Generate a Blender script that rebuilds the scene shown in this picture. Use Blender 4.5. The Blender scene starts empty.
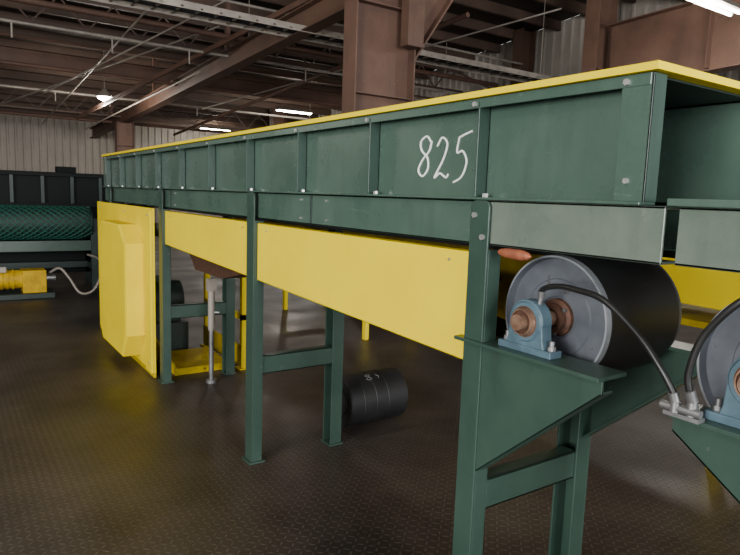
import bpy, bmesh, math, random
from mathutils import Vector, Matrix
random.seed(4)
S = bpy.context.scene

# ------------------------------------------------------------------ materials
def nodes_of(m):
    m.use_nodes = True
    return m.node_tree.nodes, m.node_tree.links

def paint(name, c1, c2=None, rough=0.45, scale=3.0, metal=0.0, bump=0.02, wear=None, wear_amt=0.62, spec=0.5, fine=40, streak=None):
    m = bpy.data.materials.new(name); N, L = nodes_of(m)
    b = N['Principled BSDF']
    c2 = c2 or tuple(x*0.6 for x in c1)
    tc = N.new('ShaderNodeTexCoord')
    n1 = N.new('ShaderNodeTexNoise'); n1.inputs['Scale'].default_value = scale; n1.inputs['Detail'].default_value = 8
    n1.inputs['Roughness'].default_value = 0.65
    L.new(tc.outputs['Object'], n1.inputs['Vector'])
    r = N.new('ShaderNodeValToRGB')
    r.color_ramp.elements[0].position = 0.32; r.color_ramp.elements[0].color = (*c2, 1)
    r.color_ramp.elements[1].position = 0.66; r.color_ramp.elements[1].color = (*c1, 1)
    L.new(n1.outputs['Fac'], r.inputs['Fac'])
    out = r.outputs['Color']
    n2 = N.new('ShaderNodeTexNoise'); n2.inputs['Scale'].default_value = fine; n2.inputs['Detail'].default_value = 6
    L.new(tc.outputs['Object'], n2.inputs['Vector'])
    def overlay(out, col, amt, vec_scale, sc, width=0.06, strength=1.0):
        mp = N.new('ShaderNodeMapping'); mp.inputs['Scale'].default_value = vec_scale
        L.new(tc.outputs['Object'], mp.inputs['Vector'])
        n3 = N.new('ShaderNodeTexNoise'); n3.inputs['Scale'].default_value = sc; n3.inputs['Detail'].default_value = 9
        n3.inputs['Roughness'].default_value = 0.75
        L.new(mp.outputs['Vector'], n3.inputs['Vector'])
        wr = N.new('ShaderNodeValToRGB')
        wr.color_ramp.elements[0].position = amt; wr.color_ramp.elements[0].color = (0, 0, 0, 1)
        wr.color_ramp.elements[1].position = amt+width; wr.color_ramp.elements[1].color = (strength,)*3+(1,)
        L.new(n3.outputs['Fac'], wr.inputs['Fac'])
        mx = N.new('ShaderNodeMixRGB'); mx.inputs['Color2'].default_value = (*col, 1)
        L.new(wr.outputs['Color'], mx.inputs['Fac']); L.new(out, mx.inputs['Color1'])
        return mx.outputs['Color']
    if wear: out = overlay(out, wear, wear_amt, (1,1,1), fine*0.35)
    if streak:
        out = overlay(out, streak, 0.52, (1,1,0.12), 9, 0.25, 0.5)
        out = overlay(out, tuple(min(1,x*3.0) for x in c1), 0.64, (1,0.10,2.2), 14, 0.05, 0.6)
    L.new(out, b.inputs['Base Color'])
    b.inputs['Metallic'].default_value = metal
    b.inputs['Specular IOR Level'].default_value = spec
    mr = N.new('ShaderNodeMapRange'); mr.inputs['To Min'].default_value = max(0.05, rough-0.1); mr.inputs['To Max'].default_value = rough+0.12
    L.new(n1.outputs['Fac'], mr.inputs['Value']); L.new(mr.outputs['Result'], b.inputs['Roughness'])
    bp = N.new('ShaderNodeBump'); bp.inputs['Strength'].default_value = bump*5; bp.inputs['Distance'].default_value = 0.002
    L.new(n2.outputs['Fac'], bp.inputs['Height']); L.new(bp.outputs['Normal'], b.inputs['Normal'])
    return m

GREEN  = paint('green_enamel', (0.068, 0.115, 0.088), (0.044, 0.082, 0.063), 0.27, 2.5, wear=(0.16, 0.19, 0.15), wear_amt=0.66, streak=(0.03,0.045,0.034), spec=0.6)
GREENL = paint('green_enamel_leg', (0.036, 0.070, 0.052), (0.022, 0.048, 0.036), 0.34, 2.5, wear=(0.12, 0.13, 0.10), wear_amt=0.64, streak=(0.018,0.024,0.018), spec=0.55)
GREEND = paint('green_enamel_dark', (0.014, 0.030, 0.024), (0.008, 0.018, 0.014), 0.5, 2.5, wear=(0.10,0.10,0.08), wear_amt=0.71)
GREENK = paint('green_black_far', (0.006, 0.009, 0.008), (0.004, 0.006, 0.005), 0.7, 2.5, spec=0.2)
GREENS = paint('green_sheen_scuffed_plate', (0.16, 0.19, 0.155), (0.105, 0.14, 0.112), 0.28, 4, wear=(0.24,0.25,0.21), wear_amt=0.64, metal=0.1, streak=(0.08,0.10,0.08))  # pale base paints in the plate's bright reflection; wear overlay is scuffing
YELLOW = paint('safety_yellow', (0.86, 0.66, 0.0), (0.78, 0.58, 0.0), 0.5, 2.0, wear=(0.40, 0.27, 0.0), wear_amt=0.71, spec=0.08)
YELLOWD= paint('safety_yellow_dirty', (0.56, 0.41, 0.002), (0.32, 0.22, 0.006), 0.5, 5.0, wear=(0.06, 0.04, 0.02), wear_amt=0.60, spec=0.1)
BOLT   = paint('zinc_bolt', (0.60, 0.60, 0.58), (0.4,0.4,0.38), 0.35, 20, metal=0.7)
STEEL  = paint('worn_steel', (0.32, 0.32, 0.32), (0.18, 0.18, 0.18), 0.4, 8, metal=0.75)
DISC   = paint('pulley_disc_grey', (0.135, 0.147, 0.170), (0.085, 0.094, 0.11), 0.42, 7, metal=0.25, wear=(0.06,0.045,0.035), wear_amt=0.61)
RIM    = paint('pulley_rim_bright', (0.38, 0.40, 0.43), (0.25, 0.27, 0.29), 0.35, 9, metal=0.4)
BLUE   = paint('bearing_blue_grey', (0.09, 0.150, 0.188), (0.048, 0.085, 0.108), 0.4, 12, wear=(0.08,0.055,0.04), wear_amt=0.61)
RUST   = paint('rust', (0.12, 0.052, 0.028), (0.035, 0.018, 0.013), 0.65, 30, metal=0.3)
SHAFT  = paint('shaft_copper_rust', (0.40, 0.26, 0.18), (0.20, 0.10, 0.06), 0.4, 25, metal=0.6)
RUBBER = paint('black_rubber', (0.014, 0.014, 0.015), (0.008, 0.008, 0.009), 0.5, 4, wear=(0.04,0.036,0.032), wear_amt=0.61)
HOSE   = paint('hose_rubber', (0.013, 0.013, 0.013), (0.008, 0.008, 0.008), 0.35, 9)
BROWN  = paint('red_oxide_primer', (0.150, 0.080, 0.054), (0.085, 0.046, 0.033), 0.6, 1.2, wear=(0.20,0.14,0.11), wear_amt=0.66, streak=(0.05,0.032,0.025))
BROWND = paint('purlin_brown', (0.115, 0.070, 0.050), (0.065, 0.042, 0.032), 0.65, 1.0)
GALV   = paint('galvanised', (0.36, 0.32, 0.27), (0.21, 0.185, 0.16), 0.5, 3, metal=0.2)
WALLM  = paint('corrugated_wall_paint', (0.44, 0.395, 0.34), (0.32, 0.285, 0.245), 0.6, 0.6)
DECK   = paint('ceiling_deck', (0.048, 0.035, 0.028), (0.026, 0.020, 0.016), 0.7, 0.4)
CHALK  = paint('paint_marker_white', (0.95, 0.95, 0.93), (0.8, 0.8, 0.78), 0.6, 30)
CHALKF = paint('chalk_faint', (0.42, 0.42, 0.41), (0.16, 0.16, 0.16), 0.8, 40)
ORANGE = paint('orange_red_paint', (0.36, 0.10, 0.04), (0.16, 0.055, 0.03), 0.6, 30)
OYEL   = paint('motor_orange_yellow', (0.62, 0.40, 0.005), (0.36, 0.21, 0.005), 0.5, 8, spec=0.2)
MESH   = paint('green_belt', (0.004, 0.022, 0.016), (0.002, 0.010, 0.008), 0.55, 22)
MESHL  = paint('green_mesh_strand', (0.012, 0.105, 0.072), (0.008, 0.058, 0.040), 0.5, 22)
def emis(name, c, s):
    m = bpy.data.materials.new(name); N, L = nodes_of(m)
    b = N['Principled BSDF']; b.inputs['Emission Color'].default_value = (*c, 1); b.inputs['Emission Strength'].default_value = s
    b.inputs['Base Color'].default_value = (0.9, 0.9, 0.9, 1)
    return m
LAMP = emis('lamp_glow', (1, 0.97, 0.92), 40)

def floor_mat():
    m = bpy.data.materials.new('diamond_plate_floor'); N, L = nodes_of(m)
    b = N['Principled BSDF']; tc = N.new('ShaderNodeTexCoord')
    def M(op, a, b2=None, c=None):
        n = N.new('ShaderNodeMath'); n.operation = op
        for i, v in enumerate((a, b2, c)):
            if v is None: continue
            if isinstance(v, (int, float)): n.inputs[i].default_value = v
            else: L.new(v, n.inputs[i])
        return n.outputs[0]
    sp = N.new('ShaderNodeSeparateXYZ'); L.new(tc.outputs['Object'], sp.inputs[0])
    px = M('MULTIPLY', sp.outputs[0], 26); py = M('MULTIPLY', sp.outputs[1], 26)
    par = M('SUBTRACT', M('MULTIPLY', M('FLOORED_MODULO', M('ADD', M('FLOOR', px), M('FLOOR', py)), 2.0), 2.0), 1.0)
    fx = M('SUBTRACT', M('FRACT', px), 0.5); fy = M('SUBTRACT', M('FRACT', py), 0.5)
    pf = M('MULTIPLY', par, fy)
    u = M('ADD', fx, pf); v = M('SUBTRACT', fx, pf)
    e = M('ADD', M('POWER', M('ABSOLUTE', M('DIVIDE', u, 0.66)), 2.0), M('POWER', M('ABSOLUTE', M('DIVIDE', v, 0.2)), 2.0))
    h = M('SMOOTH_MIN', M('MAXIMUM', M('SUBTRACT', 1.0, e), 0.0), 0.6, 0.2)
    n1 = N.new('ShaderNodeTexNoise'); n1.inputs['Scale'].default_value = 0.8; n1.inputs['Detail'].default_value = 9; n1.inputs['Roughness'].default_value = 0.68
    L.new(tc.outputs['Object'], n1.inputs['Vector'])
    r = N.new('ShaderNodeValToRGB')
    r.color_ramp.elements[0].position = 0.36; r.color_ramp.elements[0].color = (0.016, 0.0125, 0.0105, 1)
    r.color_ramp.elements[1].position = 0.66; r.color_ramp.elements[1].color = (0.066, 0.050, 0.040, 1)
    L.new(n1.outputs['Fac'], r.inputs['Fac'])
    n2 = N.new('ShaderNodeTexNoise'); n2.inputs['Scale'].default_value = 1.3; n2.inputs['Detail'].default_value = 6
    L.new(tc.outputs['Object'], n2.inputs['Vector'])
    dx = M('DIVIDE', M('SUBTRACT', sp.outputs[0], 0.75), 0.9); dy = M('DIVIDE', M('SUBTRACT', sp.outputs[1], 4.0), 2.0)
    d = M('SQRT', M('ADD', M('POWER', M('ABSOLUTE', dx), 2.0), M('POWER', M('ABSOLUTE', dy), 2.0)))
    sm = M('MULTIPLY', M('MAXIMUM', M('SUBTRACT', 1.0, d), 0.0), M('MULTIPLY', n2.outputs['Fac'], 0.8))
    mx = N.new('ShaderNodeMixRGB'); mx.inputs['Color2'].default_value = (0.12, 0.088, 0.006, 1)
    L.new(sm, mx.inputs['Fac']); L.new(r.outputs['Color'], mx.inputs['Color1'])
    mx2 = N.new('ShaderNodeMixRGB'); mx2.inputs['Color2'].default_value = (0.17, 0.135, 0.11, 1)
    L.new(M('MULTIPLY', M('MULTIPLY', h, 1.0), n1.outputs['Fac']), mx2.inputs['Fac']); L.new(mx.outputs['Color'], mx2.inputs['Color1'])
    L.new(mx2.outputs['Color'], b.inputs['Base Color'])
    mr = N.new('ShaderNodeMapRange'); mr.inputs['From Min'].default_value=0.3; mr.inputs['From Max'].default_value=0.7
    mr.inputs['To Min'].default_value = 0.36; mr.inputs['To Max'].default_value = 0.6
    L.new(n2.outputs['Fac'], mr.inputs['Value']); L.new(mr.outputs['Result'], b.inputs['Roughness'])
    b.inputs['Specular IOR Level'].default_value = 0.45
    bp = N.new('ShaderNodeBump'); bp.inputs['Strength'].default_value = 0.8; bp.inputs['Distance'].default_value = 0.004
    L.new(h, bp.inputs['Height']); L.new(bp.outputs['Normal'], b.inputs['Normal'])
    return m
FLOOR = floor_mat()

# ------------------------------------------------------------------ builder
class B:
    def __init__(s): s.v=[]; s.f=[]; s.m=[]; s.sm=[]; s.mats=[]
    def mi(s, mat):
        if mat not in s.mats: s.mats.append(mat)
        return s.mats.index(mat)
    def add(s, vs, fs, mat, smooth=False):
        o = len(s.v); s.v += [tuple(v) for v in vs]; i = s.mi(mat)
        for f in fs: s.f.append([o+k for k in f]); s.m.append(i); s.sm.append(smooth)
        return s
    def box(s, x0,x1,y0,y1,z0,z1, mat):
        x0,x1=sorted((x0,x1)); y0,y1=sorted((y0,y1)); z0,z1=sorted((z0,z1))
        vs=[(x0,y0,z0),(x1,y0,z0),(x1,y1,z0),(x0,y1,z0),(x0,y0,z1),(x1,y0,z1),(x1,y1,z1),(x0,y1,z1)]
        return s.add(vs,[(3,2,1,0),(4,5,6,7),(0,1,5,4),(1,2,6,5),(2,3,7,6),(3,0,4,7)],mat)
    def prism(s, pts, axis, a0, a1, mat):
        def P(p,a):
            return {'x':(a,p[0],p[1]),'y':(p[0],a,p[1]),'z':(p[0],p[1],a)}[axis]
        n=len(pts); vs=[P(p,a0) for p in pts]+[P(p,a1) for p in pts]
        fs=[tuple(range(n)),tuple(range(2*n-1,n-1,-1))]+[(i,i+n,(i+1)%n+n,(i+1)%n) for i in range(n)]
        return s.add(vs,fs,mat)
    def beam(s, p0, p1, w, h, mat, up=Vector((0,0,1))):
        p0=Vector(p0);p1=Vector(p1); d=(p1-p0).normalized(); a=d.cross(up)
        if a.length<1e-4: a=Vector((1,0,0))
        a.normalize(); u=a.cross(d).normalized()
        vs=[p+a*(sa*w/2)+u*(su*h/2) for p in (p0,p1) for sa,su in ((-1,-1),(1,-1),(1,1),(-1,1))]
        return s.add(vs,[(0,1,2,3),(7,6,5,4),(0,4,5,1),(1,5,6,2),(2,6,7,3),(3,7,4,0)],mat)
    def ibeam(s, p0, p1, w, h, mat, t=0.02):
        p0=Vector(p0);p1=Vector(p1); d=(p1-p0).normalized(); a=d.cross(Vector((0,0,1))).normalized(); u=a.cross(d).normalized()
        s.beam(p0,p1,t*0.7,h-2*t,mat); s.beam(p0+u*(h/2-t/2),p1+u*(h/2-t/2),w,t,mat); s.beam(p0-u*(h/2-t/2),p1-u*(h/2-t/2),w,t,mat)
        return s
    def lathe(s, p0, axis, prof, mat, seg=48, smooth=True):
        p0=Vector(p0); d=Vector(axis).normalized(); a=d.orthogonal().normalized(); b=d.cross(a)
        for k in range(len(prof)-1):
            (t0,r0),(t1,r1)=prof[k],prof[k+1]
            vs=[];
            for t,r in ((t0,r0),(t1,r1)):
                for i in range(seg):
                    an=2*math.pi*i/seg; vs.append(p0+d*t+(a*math.cos(an)+b*math.sin(an))*max(r,1e-4))
            s.add(vs,[(i,(i+1)%seg,(i+1)%seg+seg,i+seg) for i in range(seg)],mat,smooth)
        return s
    def cyl(s, p0, p1, r, mat, seg=24, r2=None):
        p0=Vector(p0);p1=Vector(p1); l=(p1-p0).length; r2=r if r2 is None else r2
        return s.lathe(p0,p1-p0,[(0,0),(0,r),(l,r2),(l,0)],mat,seg,True)
    def hexbolt(s, p, axis, r, h, mat): 
        return s.lathe(p,axis,[(0,r),(h,r),(h,0)],mat,6,False)
    def tube(s, pts, r, mat, seg=12):
        pts=[Vector(p) for p in pts]; n=len(pts); rings=[]
        t0=(pts[1]-pts[0]).normalized(); a=t0.orthogonal().normalized()
        for i,p in enumerate(pts):
            t=(pts[min(i+1,n-1)]-pts[max(i-1,0)]).normalized()
            a=(a-t*a.dot(t)).normalized(); b=t.cross(a)
            rings += [p+(a*math.cos(2*math.pi*k/seg)+b*math.sin(2*math.pi*k/seg))*r for k in range(seg)]
        fs=[(i*seg+k,i*seg+(k+1)%seg,(i+1)*seg+(k+1)%seg,(i+1)*seg+k) for i in range(n-1) for k in range(seg)]
        fs += [tuple(range(seg-1,-1,-1)), tuple(range((n-1)*seg,n*seg))]
        return s.add(rings,fs,mat,True)
    def make(s, name, parent=None, bevel=0.0):
        me=bpy.data.meshes.new(name); me.from_pydata(s.v,[],s.f)
        for m in s.mats: me.materials.append(m)
        me.polygons.foreach_set('material_index',s.m); me.polygons.foreach_set('use_smooth',s.sm)
        me.update()
        bm=bmesh.new(); bm.from_mesh(me)
        bmesh.ops.recalc_face_normals(bm,faces=bm.faces); bm.to_mesh(me); bm.free()
        o=bpy.data.objects.new(name,me); S.collection.objects.link(o)
        if bevel:
            md=o.modifiers.new('bevel','BEVEL'); md.width=bevel; md.segments=2; md.limit_method='ANGLE'; md.angle_limit=math.radians(50)
        if parent: o.parent=parent
        return o
def empty(name):
    e=bpy.data.objects.new(name,None); S.collection.objects.link(e); e.empty_display_size=0.1; return e
def smoothpath(ctrl, n=10):
    P=[Vector(c) for c in ctrl]; P=[P[0]*2-P[1]]+P+[P[-1]*2-P[-2]]; out=[]
    for i in range(1,len(P)-2):
        for k in range(n):
            t=k/n; p0,p1,p2,p3=P[i-1:i+3]
            out.append(0.5*((2*p1)+(p2-p0)*t+(2*p0-5*p1+4*p2-p3)*t*t+(3*p1-p0-3*p2+p3)*t**3))
    out.append(P[-2]); return out

# ------------------------------------------------------------------ room shell
XL,XR,YB,YF=-9.0,14.0,-9.0,30.0
def ceil_z(y): return 7.6-0.1*y
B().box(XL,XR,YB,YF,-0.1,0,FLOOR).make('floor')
def corrug_wall(name, along, a0, a1, fixed, sign, ztop, girts=()):
    b=B(); pitch=0.30; prof=[(0,0),(0.10,0),(0.13,0.05),(0.19,0.05),(0.22,0)]
    pts=[]; a=a0
    while a<a1:
        for u,h in prof:
            if a+u<=a1: pts.append((a+u,h))
        a+=pitch
    pts.append((a1,0))
    vs=[]
    for (p,h) in pts:
        for z in (0,1):
            zz = 0 if z==0 else ztop(p)
            q=fixed+sign*h
            vs.append((p,q,zz) if along=='x' else (q,p,zz))
    fs=[(2*i,2*i+2,2*i+3,2*i+1) for i in range(len(pts)-1)]
    b.add(vs,fs,WALLM)
    if along=='x':
        b.box(a0,a1,fixed+0.02,fixed+0.12,0,ztop(0),WALLM)
        for z in girts: b.box(a0,a1,fixed-0.12,fixed-0.06,z,z+0.12,BROWN)
    else:
        s0=fixed-sign*0.02; s1=fixed-sign*0.12
        b.prism([(a0,0),(a1,0),(a1,ztop(a1)),(a0,ztop(a0))],'x',s0,s1,WALLM)
        for z in girts: b.box(fixed+sign*0.06,fixed+sign*0.12,a0,a1,z,z+0.16,BROWN)
    return b.make(name)
corrug_wall('wall_far','x',XL,XR,YF,-1,lambda p:ceil_z(YF),(1.4,))
corrug_wall('wall_right','y',YB,YF,XR,-1,ceil_z,(1.4,3.3))
corrug_wall('wall_left','y',3.5,YF,XL,1,ceil_z,(1.4,3.3))
b=B()
b.add([(XL,YB,ceil_z(YB)),(XR,YB,ceil_z(YB)),(XR,YF+.12,ceil_z(YF)),(XL,YF+.12,ceil_z(YF)),
       (XL,YB,ceil_z(YB)+.1),(XR,YB,ceil_z(YB)+.1),(XR,YF+.12,ceil_z(YF)+.1),(XL,YF+.12,ceil_z(YF)+.1)],
      [(0,1,2,3),(7,6,5,4),(0,4,5,1),(1,5,6,2),(2,6,7,3),(3,7,4,0)],DECK)
b.make('ceiling')

frame=empty('structural_steel_frame')
b=B(); y=-6.0
while y<29.6:
    z=ceil_z(y)
    b.box(XL,XR-0.05,y,y+0.012,z-0.24,z-0.005,BROWND); b.box(XL,XR-0.05,y,y+0.09,z-0.25,z-0.235,BROWND)
    y+=1.1
b.make('purlins',frame)
b=B()
b.ibeam((5.5,29.8,3.9),(5.5,8.3,4.75),0.28,0.42,BROWN)
for yy in (26,20,14):
    zz=3.9+(29.8-yy)/21.5*0.85; b.box(5.45,5.55,yy,yy+0.1,zz+0.2,ceil_z(yy)-0.02,BROWN)
b.ibeam((5.5,8,5.75),(5.5,-8,7.4),0.28,0.6,BROWN)
b.ibeam((11.6,8.3,4.6),(11.6,-7,5.2),0.35,1.3,BROWN)
b.box(11.5,11.7,-3,-2.8,5.6,ceil_z(-3)-.02,BROWN)
for yy in (1.5,4.0,6.2): b.box(11.45,11.59,yy,yy+0.02,4.1,5.3,BROWN)
b.ibeam((-8.9,8,5.9),(5.0,8,6.1),0.28,0.55,BROWN); b.ibeam((6.1,8,6.35),(13.9,8,6.35),0.28,0.45,BROWN)
b.ibeam((-8.9,19,4.9),(13.9,19,4.9),0.25,0.4,BROWN)
b.beam((3.6,22,3.75),(5.6,10,5.1),0.06,0.10,BROWN)
for yj,zj in ((24.5,4.15),(15.2,4.95)):
    b.box(-8.9,13.8,yj,yj+0.06,zj,zj+0.06,BROWND); b.box(-8.9,13.8,yj,yj+0.06,zj+0.6,zj+0.66,BROWND)
    x=-8.8; k=0
    while x<13.2:
        b.beam((x,yj+.03,zj+(0.03 if k%2 else 0.63)),(x+0.55,yj+.03,zj+(0.63 if k%2 else 0.03)),0.03,0.03,BROWND); x+=0.55; k+=1
b.make('girders',frame)
def column(x0,x1,yc,ztop,haunch=True,name='column'):
    b=B()
    b.box(x0,x0+0.025,yc-0.17,yc+0.17,0.03,ztop,BROWN); b.box(x1-0.025,x1,yc-0.17,yc+0.17,0.03,ztop,BROWN)
    b.box(x0+0.02,x1-0.02,yc-0.01,yc+0.01,0.03,ztop,BROWN)
    b.box(x0-0.05,x1+0.05,yc-0.22,yc+0.22,0,0.03,BROWN)
    for z in (1.5,3.1,4.4): b.box(x0+0.02,x1-0.02,yc-0.14,yc+0.14,z,z+0.02,BROWN)
    if haunch:
        b.prism([(x1,3.7),(x1+1.6,6.0),(x1+1.6,6.2),(x1,6.2)],'y',yc-0.01,yc+0.01,BROWN)
        b.beam((x1,yc,3.7),(x1+1.6,yc,6.0),0.3,0.03,BROWN)
        b.box(x1-0.3,x1,yc-0.35,yc-0.17,3.85,4.6,BROWN)
    return b.make(name,frame)
column(5.0,6.1,8.0,6.75)
column(11.3,11.9,8.6,6.7,False,'column_b')
column(5.2,5.8,24.0,3.95,False,'column_c')
column(11.3,11.9,24.0,5.15,False,'column_d')
column(13.3,13.8,12.5,6.3,False,'wall_column')
b=B()
b.cyl((13.6,8.5,2.5),(13.6,16,5.9),0.03,BROWN,8); b.beam((13.7,9,4.6),(13.7,20,4.6),0.12,0.22,BROWN)
b.make('wall_bracing',frame)

b=B(); y0,y1,z=10.2,10.75,4.45
for yy in (y0,y1): b.box(-2,13.9,yy,yy+0.03,z,z+0.11,GALV)
x=-1.9
while x<13.8: b.box(x,x+0.04,y0,y1,z+0.02,z+0.045,GALV); x+=0.32
for x in (-1,2,8,12): b.cyl((x,y0+.3,z+.03),(x,y0+.3,ceil_z(10.5)-0.02),0.008,GALV,8)
b.cyl((-2,10.3,4.5),(13.8,10.3,4.5),0.03,RUBBER,8); b.cyl((-2,10.5,4.5),(13.8,10.5,4.5),0.04,RUBBER,8)
b.make('cable_tray')
b=B()
b.cyl((-3,14,4.65),(13.8,14,4.65),0.035,GALV,10); b.cyl((-3,22,4.5),(13.8,22,4.5),0.04,GALV,10); b.cyl((-3,16.5,4.9),(13.8,16.5,4.9),0.03,BROWN,10)
b.cyl((-3,12.2,5.3),(13.2,12.2,5.3),0.03,GALV,10); b.cyl((-3,13.1,4.85),(13.2,13.1,4.85),0.06,BROWN,12); b.cyl((-3,17.8,4.5),(13.2,17.8,4.5),0.05,BROWN,10)
b.cyl((-3,6.3,5.9),(13.8,6.3,5.9),0.03,BROWND,10); b.cyl((-3,26,4.1),(13.2,26,4.1),0.06,BROWN,10)
for x in (0,6,12): b.cyl((x,14,4.65),(x,14,ceil_z(14)-.02),0.01,GALV,8); b.cyl((x,22,4.5),(x,22,ceil_z(22)-.02),0.01,GALV,8)
for x in (1.2,3.0,4.6,7.5):
    b.cyl((x,14,4.35),(x,14,4.65),0.018,GALV,8); b.cyl((x,22,4.2),(x,22,4.5),0.018,GALV,8)
b.cyl((4.2,24,3.6),(6.6,9.2,5.4),0.022,GALV,8); b.cyl((2.2,18,3.9),(5.3,8.5,5.5),0.018,GALV,8)
b.cyl((7,20,4.2),(10.8,9,5.6),0.02,GALV,8); b.cyl((1.0,25,3.9),(4.9,13,5.0),0.02,GALV,8)
b.cyl((3.2,27,3.9),(3.2,9,5.0),0.02,GALV,8); b.cyl((8.2,27,3.9),(8.2,9,5.0),0.05,BROWN,8)
b.make('overhead_pipes')

def highbay(x,y,z):
    b=B()
    b.lathe((x,y,z+0.22),(0,0,-1),[(0,0.0),(0,0.06),(0.05,0.09),(0.2,0.22),(0.22,0.22),(0.2,0.19),(0.06,0.07)],GALV,32)
    b.lathe((x,y,z+0.02),(0,0,-1),[(0,0.0),(0,0.19),(0.07,0.18),(0.16,0.0)],LAMP,24)
    b.cyl((x,y,z+0.2),(x,y,ceil_z(y)-.01),0.015,GALV,8)
    b.make('high_bay_light')
highbay(4.0,19.8,4.2); highbay(-4,14,4.6); highbay(-3,2,5.2)
def fluoro(x,y,z,L=1.4):
    b=B(); b.prism([(y-0.16,z-0.02),(y+0.16,z-0.02),(y+0.09,z+0.08),(y-0.09,z+0.08)],'x',x-L/2,x+L/2,GALV)
    for d in (-0.07,0.07): b.cyl((x-L/2+.03,y+d,z-0.035),(x+L/2-.03,y+d,z-0.035),0.022,LAMP,12)
    for d in (-L/3,L/3): b.cyl((x+d,y,z+0.08),(x+d,y,ceil_z(y)-.02),0.006,GALV,6)
    b.make('fluorescent_fixture')
fluoro(10.6,20.6,4.55); fluoro(10.2,27.5,4.35); fluoro(9.8,5.28,4.68); fluoro(2.5,6.0,5.9)

# ------------------------------------------------------------------ main conveyor
YN,YE=0.92,7.32
conv=empty('belt_conveyor')
def bolt(b,x,y,z,r=0.009,ax=(-1,0,0)): b.hexbolt((x,y,z),ax,r,0.008,BOLT)
ribs=[1.51+0.63*k for k in range(10)]
b=B()
b.box(1.50,1.506,YN,YE,1.60,1.925,GREEN)
b.box(1.455,1.506,YN,YE,1.915,1.925,GREEN)
b.box(1.448,1.454,YN-0.005,YE,1.895,1.925,GREEN)
b.box(1.435,1.506,YN-0.01,YE,1.600,1.608,GREEN)
for y in ribs:
    b.box(1.494,1.50,y,y+0.045,1.608,1.915,GREEN)
    b.box(1.448,1.50,y,y+0.006,1.608,1.915,GREENL)  # outstanding flange in darker green, its shade put into the colour
b.box(1.450,1.456,YN-0.012,YN+0.075,1.608,1.925,GREEN)
b.box(1.450,1.506,YN-0.012,YN-0.006,1.608,1.925,GREENL)  # end flange darkened the same way, shade painted in
b.box(1.450,1.456,YE-0.07,YE,1.608,1.915,GREEN)
b.make('near_trough_side',conv,0.0015)
b=B()
for y in ribs+[YN+0.04]:
    bolt(b,1.448,y+0.02,1.908,0.009)
    b.hexbolt((1.465,y-0.03,1.608),(0,0,1),0.010,0.012,BOLT)
    if y<1: bolt(b,1.45,y,1.66,0.008)
b.make('bolts',conv)
b=B()
b.box(2.0,2.006,YN,YE,1.46,1.925,GREEN); b.box(2.0,2.06,YN,YE,1.60,1.612,GREEN); b.box(2.0,2.06,YN,YE,1.915,1.925,GREEN)
b.box(1.998,2.06,YN-0.012,YN-0.004,1.60,1.925,GREEN)
for y in ribs: b.box(2.006,2.056,y,y+0.006,1.612,1.915,GREEN)
for y in (1.6,2.8,4.0,5.2,6.4): b.box(1.506,2.0,y,y+0.05,1.87,1.915,GREEND)
b.make('far_trough_side',conv,0.0015)
b=B()
b.box(1.434,2.07,YN-0.03,YE+0.01,1.927,1.947,YELLOW)
b.make('yellow_top_edge',conv,0.001)
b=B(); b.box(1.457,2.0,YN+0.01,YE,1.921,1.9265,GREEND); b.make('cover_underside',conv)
def cchan(b,xo,xi,y0,y1,z0,z1,mat,t=0.008):
    b.box(xo,xo+(t if xi>xo else -t),y0,y1,z0,z1,mat); b.box(xo,xi,y0,y1,z0,z0+t,mat); b.box(xo,xi,y0,y1,z1-t,z1,mat)
b=B()
cchan(b,1.464,1.52,1.45,YE,1.452,1.599,GREEN); cchan(b,2.04,1.99,0.845,YE,1.452,1.599,GREEN)
for y in (2.64,4.9): b.box(1.458,1.464,y,y+0.012,1.46,1.595,GREEND)
for y0 in (2.5,2.75,4.8):
    for z in (1.48,1.57): bolt(b,1.464,y0,z,0.006)
b.make('side_channel',conv,0.002)
b=B(); cchan(b,1.445,1.52,0.845,1.45,1.455,1.599,GREENS); b.make('end_channel_plate',conv,0.002)

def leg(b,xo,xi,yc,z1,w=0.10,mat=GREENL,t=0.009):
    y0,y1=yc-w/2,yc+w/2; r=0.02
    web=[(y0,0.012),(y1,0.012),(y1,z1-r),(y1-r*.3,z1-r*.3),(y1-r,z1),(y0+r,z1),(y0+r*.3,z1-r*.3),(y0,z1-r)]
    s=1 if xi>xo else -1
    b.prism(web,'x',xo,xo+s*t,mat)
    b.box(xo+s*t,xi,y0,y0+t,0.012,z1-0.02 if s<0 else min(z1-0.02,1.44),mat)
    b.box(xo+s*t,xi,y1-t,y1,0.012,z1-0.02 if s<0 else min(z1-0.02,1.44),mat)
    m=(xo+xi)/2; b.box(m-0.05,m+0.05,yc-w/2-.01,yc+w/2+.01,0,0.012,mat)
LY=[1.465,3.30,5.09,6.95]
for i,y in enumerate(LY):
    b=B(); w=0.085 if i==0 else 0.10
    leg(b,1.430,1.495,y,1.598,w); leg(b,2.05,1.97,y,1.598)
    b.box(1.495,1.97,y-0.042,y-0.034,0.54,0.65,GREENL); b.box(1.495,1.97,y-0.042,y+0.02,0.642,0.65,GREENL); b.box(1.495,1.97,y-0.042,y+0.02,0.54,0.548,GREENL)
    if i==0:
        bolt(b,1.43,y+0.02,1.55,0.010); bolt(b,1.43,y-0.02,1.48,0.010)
    b.make('leg_frame_%d'%(i+1),conv,0.002)

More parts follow.
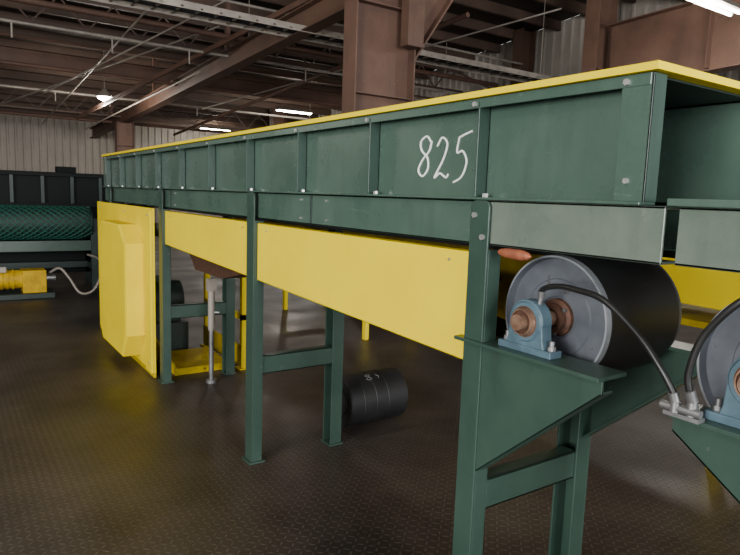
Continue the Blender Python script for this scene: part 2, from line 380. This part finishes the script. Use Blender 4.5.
b=B()
def guard(y0,y1):
    zb=lambda y:1.0+0.031*y+0.002
    b.prism([(y0,zb(y0)),(y1,zb(y1)),(y1,1.428),(y0,1.428)],'x',1.452,1.456,YELLOW)
    b.box(1.452,1.48,y0,y1,1.424,1.428,YELLOW)
    b.prism([(y0,zb(y0)),(y1,zb(y1)),(y1,zb(y1)+0.004),(y0,zb(y0)+0.004)],'x',1.452,1.49,YELLOW)
guard(1.512,3.245); guard(3.355,5.035)
for y in (1.62,3.12,3.45,4.9): bolt(b,1.452,y,1.39,0.005)
b.make('side_guard',conv,0.001)
b=B()
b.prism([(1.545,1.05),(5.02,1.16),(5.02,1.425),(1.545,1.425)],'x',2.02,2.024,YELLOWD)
b.make('far_side_guard',conv)
b=B(); b.prism([(3.6,1.10),(4.95,1.14),(4.75,0.98),(4.2,0.98)],'x',1.60,1.95,RUST); b.make('drip_pan',conv)

def belt(name,parent,yc,zc,r,yfar,xa,xb,zret):
    b=B(); pts=[]
    for k in range(25):
        a=-math.pi/2-math.pi*k/24
        pts.append((yc+math.cos(a)*r,zc+math.sin(a)*r))
    pts.append((yfar,zc+r))
    for k in range(13):
        a=math.pi/2-math.pi*k/12
        pts.append((yfar+math.cos(a)*0.13,zc+r-0.13+math.sin(a)*0.13))
    pts.append((yc+1.2,zret))
    n=len(pts); t=0.010; vs=[]
    for x in (xa,xb): vs+=[(x,p[0],p[1]) for p in pts]
    fs=[(i,(i+1)%n,(i+1)%n+n,i+n) for i in range(n)]
    b.add(vs,fs,RUBBER,False); o=b.make(name,parent)
    md=o.modifiers.new('thick','SOLIDIFY'); md.thickness=t; md.offset=0
    return o
PC=(1.264,1.235); R=0.203
belt('belt',conv,PC[0],PC[1],R-0.007,7.05,1.605,1.945,1.16)

def bracket(b,xs,yl,ytip,zs,zb,yover):
    a,c=min(xs),max(xs)
    b.box(a,c,min(ytip,yover),max(ytip,yover),zs-0.012,zs,GREENL)
    xg=xs[0] if xs[0]<xs[1] else xs[0]-0.008
    off=0.02 if xs[0]<xs[1] else -0.02
    b.prism([(yl,zb),(yl,zs-0.012),(ytip,zs-0.012),(ytip,zs-0.05)],'x',xg+off,xg+off+0.008,GREENL)
    k=0.05*(1 if off>0 else -1)
    b.add([(xg+off,yl,zb),(xg+off,ytip,zs-0.05),(xg+off+k,ytip,zs-0.05),(xg+off+k,yl,zb),
           (xg+off,yl,zb+0.008),(xg+off,ytip,zs-0.042),(xg+off+k,ytip,zs-0.042),(xg+off+k,yl,zb+0.008)],
          [(0,1,2,3),(7,6,5,4),(0,4,5,1),(1,5,6,2),(2,6,7,3),(3,7,4,0)],GREENL)
b=B(); bracket(b,(1.415,1.545),1.422,0.97,1.138,0.69,1.54); bracket(b,(2.07,1.965),1.425,0.97,1.138,0.69,1.425)
b.make('bearing_bracket',conv,0.0015)

def pulley(yc,zc,xa,xb,r):
    b=B()
    L=xb-xa
    b.lathe((xa,yc,zc),(1,0,0),[(0.02,r-0.002),(0.02,r),(L-0.02,r),(L-0.02,r-0.002)],RUBBER,72)
    b.lathe((xa,yc,zc),(1,0,0),[(0.022,r-0.002),(0,r-0.004),(0,r-0.010)],RIM,72)
    b.lathe((xa,yc,zc),(1,0,0),[(0,r-0.010),(0.028,r-0.014),(0.028,r*0.62),(0.024,r*0.60),(0.024,r*0.34),(0.028,r*0.32),(0.028,0.03)],DISC,72)
    b.lathe((xb,yc,zc),(-1,0,0),[(0.022,r-0.002),(0,r-0.004),(0,r-0.016),(0.028,r-0.018),(0.028,0.03)],DISC,72)
    for x,s in ((xa+0.028,-1),(xb-0.028,1)):
        b.lathe((x,yc,zc),(s,0,0),[(0,0.062),(0.012,0.060),(0.018,0.048),(0.035,0.046),(0.037,0.030)],RUST,32)
        for k in range(3):
            an=k*2.094+0.4; b.hexbolt((x+s*0.016,yc+0.05*math.cos(an),zc+0.05*math.sin(an)),(s,0,0),0.007,0.008,STEEL)
    b.cyl((1.412,yc,zc),(2.08,yc,zc),0.0245,SHAFT,32)
    return b.make('conveyor_pulley')
pulley(PC[0],PC[1],1.575,1.975,R)

def pillow(xc,yc,zb,zc,s=-1):
    b=B(); w=0.028
    b.box(xc-w*.95,xc+w*.95,yc-0.105,yc+0.105,zb,zb+0.022,BLUE)
    prof=[(yc-0.075,zb+0.02),(yc-0.068,zb+0.045),(yc-0.064,zc-0.01)]
    for k in range(13):
        a=math.pi-math.pi*k/12; prof.append((yc+0.066*math.cos(a),zc+0.068*math.sin(a)))
    prof+=[(yc+0.064,zc-0.01),(yc+0.068,zb+0.045),(yc+0.075,zb+0.02)]
    b.prism(prof,'x',xc-w*.8,xc+w*.8,BLUE)
    o=s
    b.lathe((xc,yc,zc),(o,0,0),[(w*.8,0.063),(w*1.05,0.058),(w*1.05,0.048)],BLUE,36)
    b.lathe((xc,yc,zc),(o,0,0),[(w*1.05,0.048),(w*0.9,0.045),(w*1.3,0.042),(w*1.6,0.040),(w*1.6,0.036)],SHAFT,36)
    b.lathe((xc,yc,zc),(o,0,0),[(w*1.6,0.036),(w*1.45,0.034),(w*1.45,0.0248)],RUST,36)
    b.lathe((xc,yc,zc),(-o,0,0),[(w*.8,0.05),(w*1.1,0.036),(w*1.1,0.025)],BLUE,36)
    for dy in (-0.088,0.088):
        b.hexbolt((xc,yc+dy,zb+0.022),(0,0,1),0.014,0.012,STEEL); b.cyl((xc,yc+dy,zb+0.03),(xc,yc+dy,zb+0.05),0.008,STEEL,12)
    b.cyl((xc,yc-0.03,zc+0.05),(xc,yc-0.035,zc+0.080),0.008,STEEL,10)
    return b.make('pillow_block_bearing',None,0.003)
pillow(1.475,PC[0],1.138,PC[1]); pillow(2.02,PC[0],1.138,PC[1],1)

def strokes(parent,name,lists,xs,r=0.0042):
    b=B()
    for l in lists:
        b.tube([(xs,v.x,v.y) for v in smoothpath([(q[0],q[1],0) for q in l],6)],r,CHALK,6)
    return b.make(name,parent)
def D(yl,zt,w,h,pts): return [(yl-w*u,zt-h*v) for u,v in pts]
zt=1.83; h=0.15
l8=D(1.885,zt,0.085,h,[(0.9,0.16),(0.6,0.02),(0.2,0.14),(0.28,0.36),(0.7,0.55),(0.75,0.82),(0.4,1.0),(0.1,0.85),(0.35,0.6),(0.8,0.38),(0.95,0.14)])
l2=D(1.785,zt-0.005,0.085,h,[(0.15,0.25),(0.45,0.05),(0.8,0.2),(0.6,0.55),(0.05,1.0),(0.4,0.9),(0.8,1.0),(0.95,0.92)])
l5=D(1.68,zt-0.005,0.085,h,[(0.3,0.08),(0.2,0.42),(0.55,0.40),(0.8,0.65),(0.55,0.98),(0.05,1.12)])
l5b=D(1.68,zt-0.005,0.085,h,[(0.3,0.08),(0.65,0.02),(1.05,-0.04)])
strokes(conv,'marking_825',[l8,l2,l5,l5b],1.4985)

b=B()
b.lathe((1.450,1.395,1.438),(0,-1,-0.03),[(0,0.001),(0.012,0.010),(0.04,0.016),(0.10,0.017),(0.125,0.012),(0.14,0.001)],ORANGE,20)
b.make('orange_tag')

# ------------------------------------------------------------------ in-line receiving conveyor (right)
c2=empty('belt_conveyor')
b=B()
cchan(b,1.445,1.52,-2.2,0.81,1.458,1.599,GREENS); cchan(b,2.04,1.97,-2.2,0.81,1.458,1.599,GREEN)
b.box(1.43,2.06,-2.2,0.835,1.600,1.618,GREEN)
b.box(1.52,1.97,0.70,0.75,1.46,1.58,GREEND)
for y in (0.2,-0.3,-0.8): bolt(b,1.445,y,1.53,0.012)
b.make('bed_frame',c2,0.002)
b=B(); bracket(b,(1.415,1.545),0.22,0.77,1.108,0.69,0.08); bracket(b,(2.07,1.965),0.22,0.77,1.108,0.69,0.19); b.make('bearing_bracket',c2,0.0015)
for i,y in enumerate((0.17,-1.7)):
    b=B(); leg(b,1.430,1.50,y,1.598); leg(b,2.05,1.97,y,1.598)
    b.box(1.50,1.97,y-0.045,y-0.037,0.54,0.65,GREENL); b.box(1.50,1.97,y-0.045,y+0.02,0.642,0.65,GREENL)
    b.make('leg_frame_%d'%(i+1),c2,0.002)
P2=(0.60,1.22)
pulley(P2[0],P2[1],1.575,1.975,R); pillow(1.475,P2[0],1.108,P2[1]); pillow(2.02,P2[0],1.108,P2[1],1)
b=B(); pts=[]
for k in range(25):
    a=math.pi/2-math.pi*k/24; pts.append((P2[0]+math.cos(a)*(R-.007),P2[1]+math.sin(a)*(R-.007)))
pts+= [(-2.1,P2[1]-R+0.007),(-2.1,P2[1]+R-0.007)]
n=len(pts); b.add([(x,p[0],p[1]) for x in (1.605,1.945) for p in pts],[(i,(i+1)%n,(i+1)%n+n,i+n) for i in range(n)],RUBBER)
o=b.make('belt',c2); md=o.modifiers.new('thick','SOLIDIFY'); md.thickness=0.01; md.offset=0

b=B()
h1=smoothpath([(1.475,1.229,1.316),(1.468,1.218,1.340),(1.43,1.14,1.362),(1.405,1.053,1.366),(1.395,0.958,1.352),(1.395,0.853,1.281),(1.395,0.79,1.215),(1.40,0.757,1.165),(1.405,0.752,1.143)],8)
b.tube(h1,0.0085,HOSE,14)
b.cyl(h1[0],h1[6],0.011,STEEL,12); b.cyl(h1[-1],h1[-9],0.0125,STEEL,12)
b.make('grease_hose')
b=B()
h2=smoothpath([(1.412,0.715,1.151),(1.40,0.720,1.18),(1.395,0.722,1.226),(1.395,0.697,1.314),(1.40,0.632,1.40),(1.42,0.59,1.41),(1.46,0.57,1.36),(1.475,0.565,1.302)],8)
b.tube(h2,0.0085,HOSE,14); b.cyl(h2[0],h2[8],0.0125,STEEL,12)
b.make('grease_hose')
b=B()
b.box(1.395,1.425,0.69,0.775,1.108,1.118,STEEL)
b.cyl((1.405,0.752,1.118),(1.405,0.752,1.142),0.013,STEEL,6); b.cyl((1.41,0.715,1.118),(1.41,0.715,1.15),0.013,STEEL,6)
b.cyl((1.405,0.785,1.128),(1.405,0.69,1.128),0.010,STEEL,10)
b.make('grease_fitting',None)

# ------------------------------------------------------------------ drive guard (yellow)
b=B()
b.box(1.405,1.41,5.24,7.46,0.04,1.44,YELLOW)
b.box(1.405,1.425,7.455,7.46,0.04,1.44,YELLOW); b.box(1.405,1.425,5.24,5.245,0.04,1.44,YELLOW)
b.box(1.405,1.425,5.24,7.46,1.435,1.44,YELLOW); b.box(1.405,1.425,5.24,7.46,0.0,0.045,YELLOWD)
b.box(1.385,1.405,5.24,5.42,0.04,1.42,YELLOW)
y0,y1,z0,z1=5.50,6.62,0.10,1.28; c=0.22
pol=[(y0,z0+c),(y0+c*.8,z0),(y1-c*.5,z0),(y1,z0+c*.6),(y1,z1-c*.5),(y1-c*.6,z1),(y0+c,z1),(y0,z1-c*.7)]
cy=(y0+y1)/2; cz=(z0+z1)/2
inner=[(cy+(p[0]-cy)*0.94,cz+(p[1]-cz)*0.97) for p in pol]; n=len(pol)
vs=[(1.405,p[0],p[1]) for p in pol]+[(1.255,p[0],p[1]) for p in pol]+[(1.245,p[0],p[1]) for p in inner]
fs=[(i,i+n,(i+1)%n+n,(i+1)%n) for i in range(n)]+[(i+n,i+2*n,(i+1)%n+2*n,(i+1)%n+n) for i in range(n)]+[tuple(range(2*n,3*n))]
b.add(vs,fs,YELLOW)
for y in (5.3,6.2,7.3):
    for z in (0.12,1.38): bolt(b,1.405 if y>5.42 else 1.385,y,z,0.01)
b.make('drive_guard',None,0.003)
b=B(); b.box(1.50,1.95,6.0,6.6,0.0,0.30,GREEND); b.cyl((1.55,6.3,0.50),(1.95,6.3,0.50),0.18,GREEND,28); b.box(1.55,1.9,6.1,6.5,0.28,0.45,GREEND); b.make('drive_motor')
b=B()
for (x,y) in ((2.16,5.15),(2.16,6.1)): b.box(x,x+0.05,y,y+0.05,0,0.98,YELLOW); b.box(x-.03,x+.08,y-.03,y+.08,0,0.01,YELLOW)
b.box(2.16,2.21,5.15,6.15,0.93,0.98,YELLOW); b.box(2.16,2.20,5.15,6.15,0.45,0.5,YELLOW)
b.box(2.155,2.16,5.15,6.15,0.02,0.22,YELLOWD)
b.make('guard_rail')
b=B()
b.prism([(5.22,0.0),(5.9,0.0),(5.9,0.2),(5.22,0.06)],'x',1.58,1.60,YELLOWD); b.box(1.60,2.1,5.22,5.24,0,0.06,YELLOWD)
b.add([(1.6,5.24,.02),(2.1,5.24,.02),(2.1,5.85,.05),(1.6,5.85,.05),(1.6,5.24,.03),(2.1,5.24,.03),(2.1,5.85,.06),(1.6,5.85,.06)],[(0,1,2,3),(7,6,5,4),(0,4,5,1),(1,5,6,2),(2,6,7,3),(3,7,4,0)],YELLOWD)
b.make('yellow_toe_plate')
b=B()
b.cyl((1.785,4.90,0),(1.785,4.90,0.03),0.045,STEEL,20); b.cyl((1.785,4.90,0.03),(1.785,4.90,0.80),0.02,STEEL,16)
b.cyl((1.785,4.90,0.45),(1.785,4.90,0.82),0.028,GALV,16); b.box(1.75,1.82,4.87,4.93,0.78,0.88,GALV); b.cyl((1.785,4.90,0.6),(1.84,4.86,0.6),0.01,STEEL,8)
b.make('jack_stand',None,0.001)

# ------------------------------------------------------------------ roll on floor
b=B(); c=(2.43,3.52); r=0.18
b.lathe((c[0]-0.24,c[1],r),(1,0,0),[(0.0,0.03),(0.0,r*0.55),(0.012,r*0.56),(0.012,r*0.8),(0,r*0.82),(0,r-0.008),(0.008,r),(0.10,r),(0.103,r-.006),(0.109,r),(0.20,r),(0.203,r-.006),(0.209,r),(0.30,r),(0.303,r-.006),(0.309,r),(0.472,r),(0.48,r-0.008),(0.48,r*0.82),(0.468,r*0.8),(0.468,0.03)],RUBBER,48)
b.cyl((c[0]-0.27,c[1],r),(c[0]+0.27,c[1],r),0.03,STEEL,20)
def onroll(u,a): return (c[0]+u, c[1]-math.cos(a)*(r+0.0003), r+math.sin(a)*(r+0.0003))
for l in ([(-0.02,1.27),(-0.045,1.32),(-0.065,1.24),(-0.045,1.17),(-0.02,1.08),(-0.045,1.0),(-0.07,1.07),(-0.045,1.17),(-0.02,1.27)],[(0.02,1.25),(0.04,1.15),(0.03,1.05)]):
    b.tube([onroll(u,a) for u,a in l],0.0022,CHALKF,6)
b.make('spare_roller')

# ------------------------------------------------------------------ parallel yellow/green conveyor beyond
c3=empty('belt_conveyor')
b=B()
b.prism([(-1.5,0.93),(8.5,1.12),(8.5,1.36),(-1.5,1.22)],'x',3.80,3.81,YELLOW)
b.box(3.86,3.88,-1.5,8.5,1.38,1.60,GREEND); b.box(4.5,4.52,-1.5,8.5,1.1,1.58,GREEND); b.box(3.88,4.5,-1.5,8.5,1.36,1.39,RUBBER)
b.box(3.81,4.5,-1.5,8.5,0.86,0.9,YELLOWD)
for y in (-0.8,1.75,3.55,5.6,7.6):
    b.box(3.81,3.86,y,y+0.06,0,1.42,YELLOW); b.box(4.46,4.52,y,y+0.06,0,1.3,YELLOW); b.box(3.86,4.46,y,y+0.05,0.4,0.46,YELLOW)
b.make('frame',c3,0.001)

# ------------------------------------------------------------------ cross conveyor at far left
c4=empty('cross_conveyor')
b=B()
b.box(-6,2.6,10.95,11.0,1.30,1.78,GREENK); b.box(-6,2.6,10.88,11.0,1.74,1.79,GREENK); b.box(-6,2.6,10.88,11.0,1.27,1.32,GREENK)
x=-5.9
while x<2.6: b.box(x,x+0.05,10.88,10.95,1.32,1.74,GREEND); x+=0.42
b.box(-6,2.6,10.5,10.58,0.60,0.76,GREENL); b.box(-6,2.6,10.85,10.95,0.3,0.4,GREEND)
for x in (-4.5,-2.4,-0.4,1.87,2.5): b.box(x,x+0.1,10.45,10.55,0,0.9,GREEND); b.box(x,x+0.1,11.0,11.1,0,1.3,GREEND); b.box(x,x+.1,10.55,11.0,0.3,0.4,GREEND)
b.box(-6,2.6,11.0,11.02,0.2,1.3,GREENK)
b.make('frame',c4,0.003)
b=B(); RD=0.25; b.lathe((-2.6,10.62,1.03),(1,0,0),[(0,0.03),(0,RD-.01),(0.02,RD),(4.48,RD),(4.5,RD-.01),(4.5,0.03)],MESH,40); b.cyl((-2.75,10.62,1.03),(2.05,10.62,1.03),0.03,STEEL,16)
NS=56; Lh=1.1
for sgn in (1,-1):
    for k in range(NS):
        x0=-3.6+k*0.0982
        pts=[]
        for j in range(13):
            t=j/12; x=x0+t*Lh
            if x<-2.58 or x>1.88: continue
            a=math.pi*0.5+sgn*(t-0.5)*math.pi*1.3+math.pi*0.35
            pts.append((x,10.62+math.cos(a)*(RD+.004),1.03+math.sin(a)*(RD+.004)))
        if len(pts)>2: b.tube(pts,0.009,MESHL,4)
b.box(-2.8,-2.65,10.5,10.75,0.76,1.1,GREEND); b.box(1.92,2.02,10.5,10.75,0.76,1.1,GREEND)
b.make('mesh_drum',c4)
b=B()
b.box(0.15,1.25,9.75,10.2,0.0,0.08,GREEND); b.box(0.85,1.15,9.8,10.12,0.08,0.40,OYEL); b.cyl((0.3,9.95,0.27),(0.85,9.95,0.27),0.13,OYEL,24); b.cyl((0.22,9.95,0.27),(0.32,9.95,0.27),0.14,GREEND,24)
for k in range(6): b.cyl((0.38+k*.07,9.95,0.27),(0.40+k*.07,9.95,0.27),0.145,OYEL,24)
b.cyl((1.15,9.95,0.27),(1.28,9.95,0.27),0.05,STEEL,16); b.box(0.5,0.66,9.8,9.9,0.38,0.46,GALV)
b.make('gear_motor',None,0.01)
b=B(); p=smoothpath([(1.20,9.9,0.35),(1.32,9.8,0.42),(1.42,9.7,0.30),(1.55,9.6,0.08),(1.72,9.6,0.10),(1.85,9.7,0.30),(1.90,10.0,0.5),(1.80,10.40,0.55)],8); b.tube(p,0.018,GALV,10); b.make('flexible_conduit')
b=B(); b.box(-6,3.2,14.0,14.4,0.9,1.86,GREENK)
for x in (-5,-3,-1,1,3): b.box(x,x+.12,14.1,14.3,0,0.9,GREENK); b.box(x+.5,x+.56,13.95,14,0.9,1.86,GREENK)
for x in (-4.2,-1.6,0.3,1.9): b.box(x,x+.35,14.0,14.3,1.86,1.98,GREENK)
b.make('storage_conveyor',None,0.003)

# ------------------------------------------------------------------ light
def area(name,loc,target,sx,sy,power,col=(1,1,1)):
    l=bpy.data.lights.new(name,'AREA'); l.shape='RECTANGLE'; l.size=sx; l.size_y=sy; l.energy=power; l.color=col
    o=bpy.data.objects.new(name,l); S.collection.objects.link(o); o.location=loc
    o.rotation_euler=(Vector(target)-Vector(loc)).to_track_quat('-Z','Y').to_euler(); return o
area('added_daylight_side',(-8.5,-2.0,2.6),(1.5,1.6,1.4),4,3,1250,(1,0.99,0.96))  # unseen area light, added to stand in for daylight from the left
area('added_daylight_rear',(1.0,-8.7,2.8),(1.8,3.0,1.5),5,3.5,1650,(0.98,0.98,1))  # unseen area light, added to stand in for daylight behind the camera
for i,(x,y,z,e) in enumerate(((4.0,19.8,3.9,360),(-4,14,4.3,330),(10.6,20.6,4.4,280),(2.5,6.0,5.75,110),(9.8,5.28,4.55,170),(-3,2,4.95,200),(10.2,27.5,4.2,180))):  # point lights at out-of-view fixtures are added to brighten the ceiling
    l=bpy.data.lights.new('lamp',"POINT"); l.energy=e; l.shadow_soft_size=0.25; l.color=(1,0.93,0.82)
    o=bpy.data.objects.new('ceiling_point_%d'%i,l); S.collection.objects.link(o); o.location=(x,y,z)
w=bpy.data.worlds.new('world'); S.world=w; w.use_nodes=True
w.node_tree.nodes['Background'].inputs[0].default_value=(0.92,0.95,1,1); w.node_tree.nodes['Background'].inputs[1].default_value=1.0

# ------------------------------------------------------------------ camera
Xc=Vector((910,51,-619)).normalized(); Yc=Vector((-427,96,-619)); Yc=(Yc-Xc*Yc.dot(Xc)).normalized(); Zc=Xc.cross(Yc)
M=Matrix((Xc,Yc,Zc)).to_4x4(); M.translation=Vector((0,0,1.6))
cd=bpy.data.cameras.new('camera'); cd.lens=36*619/740; cd.sensor_width=36; cd.clip_start=0.05
co=bpy.data.objects.new('camera',cd); S.collection.objects.link(co); co.matrix_world=M; S.camera=co
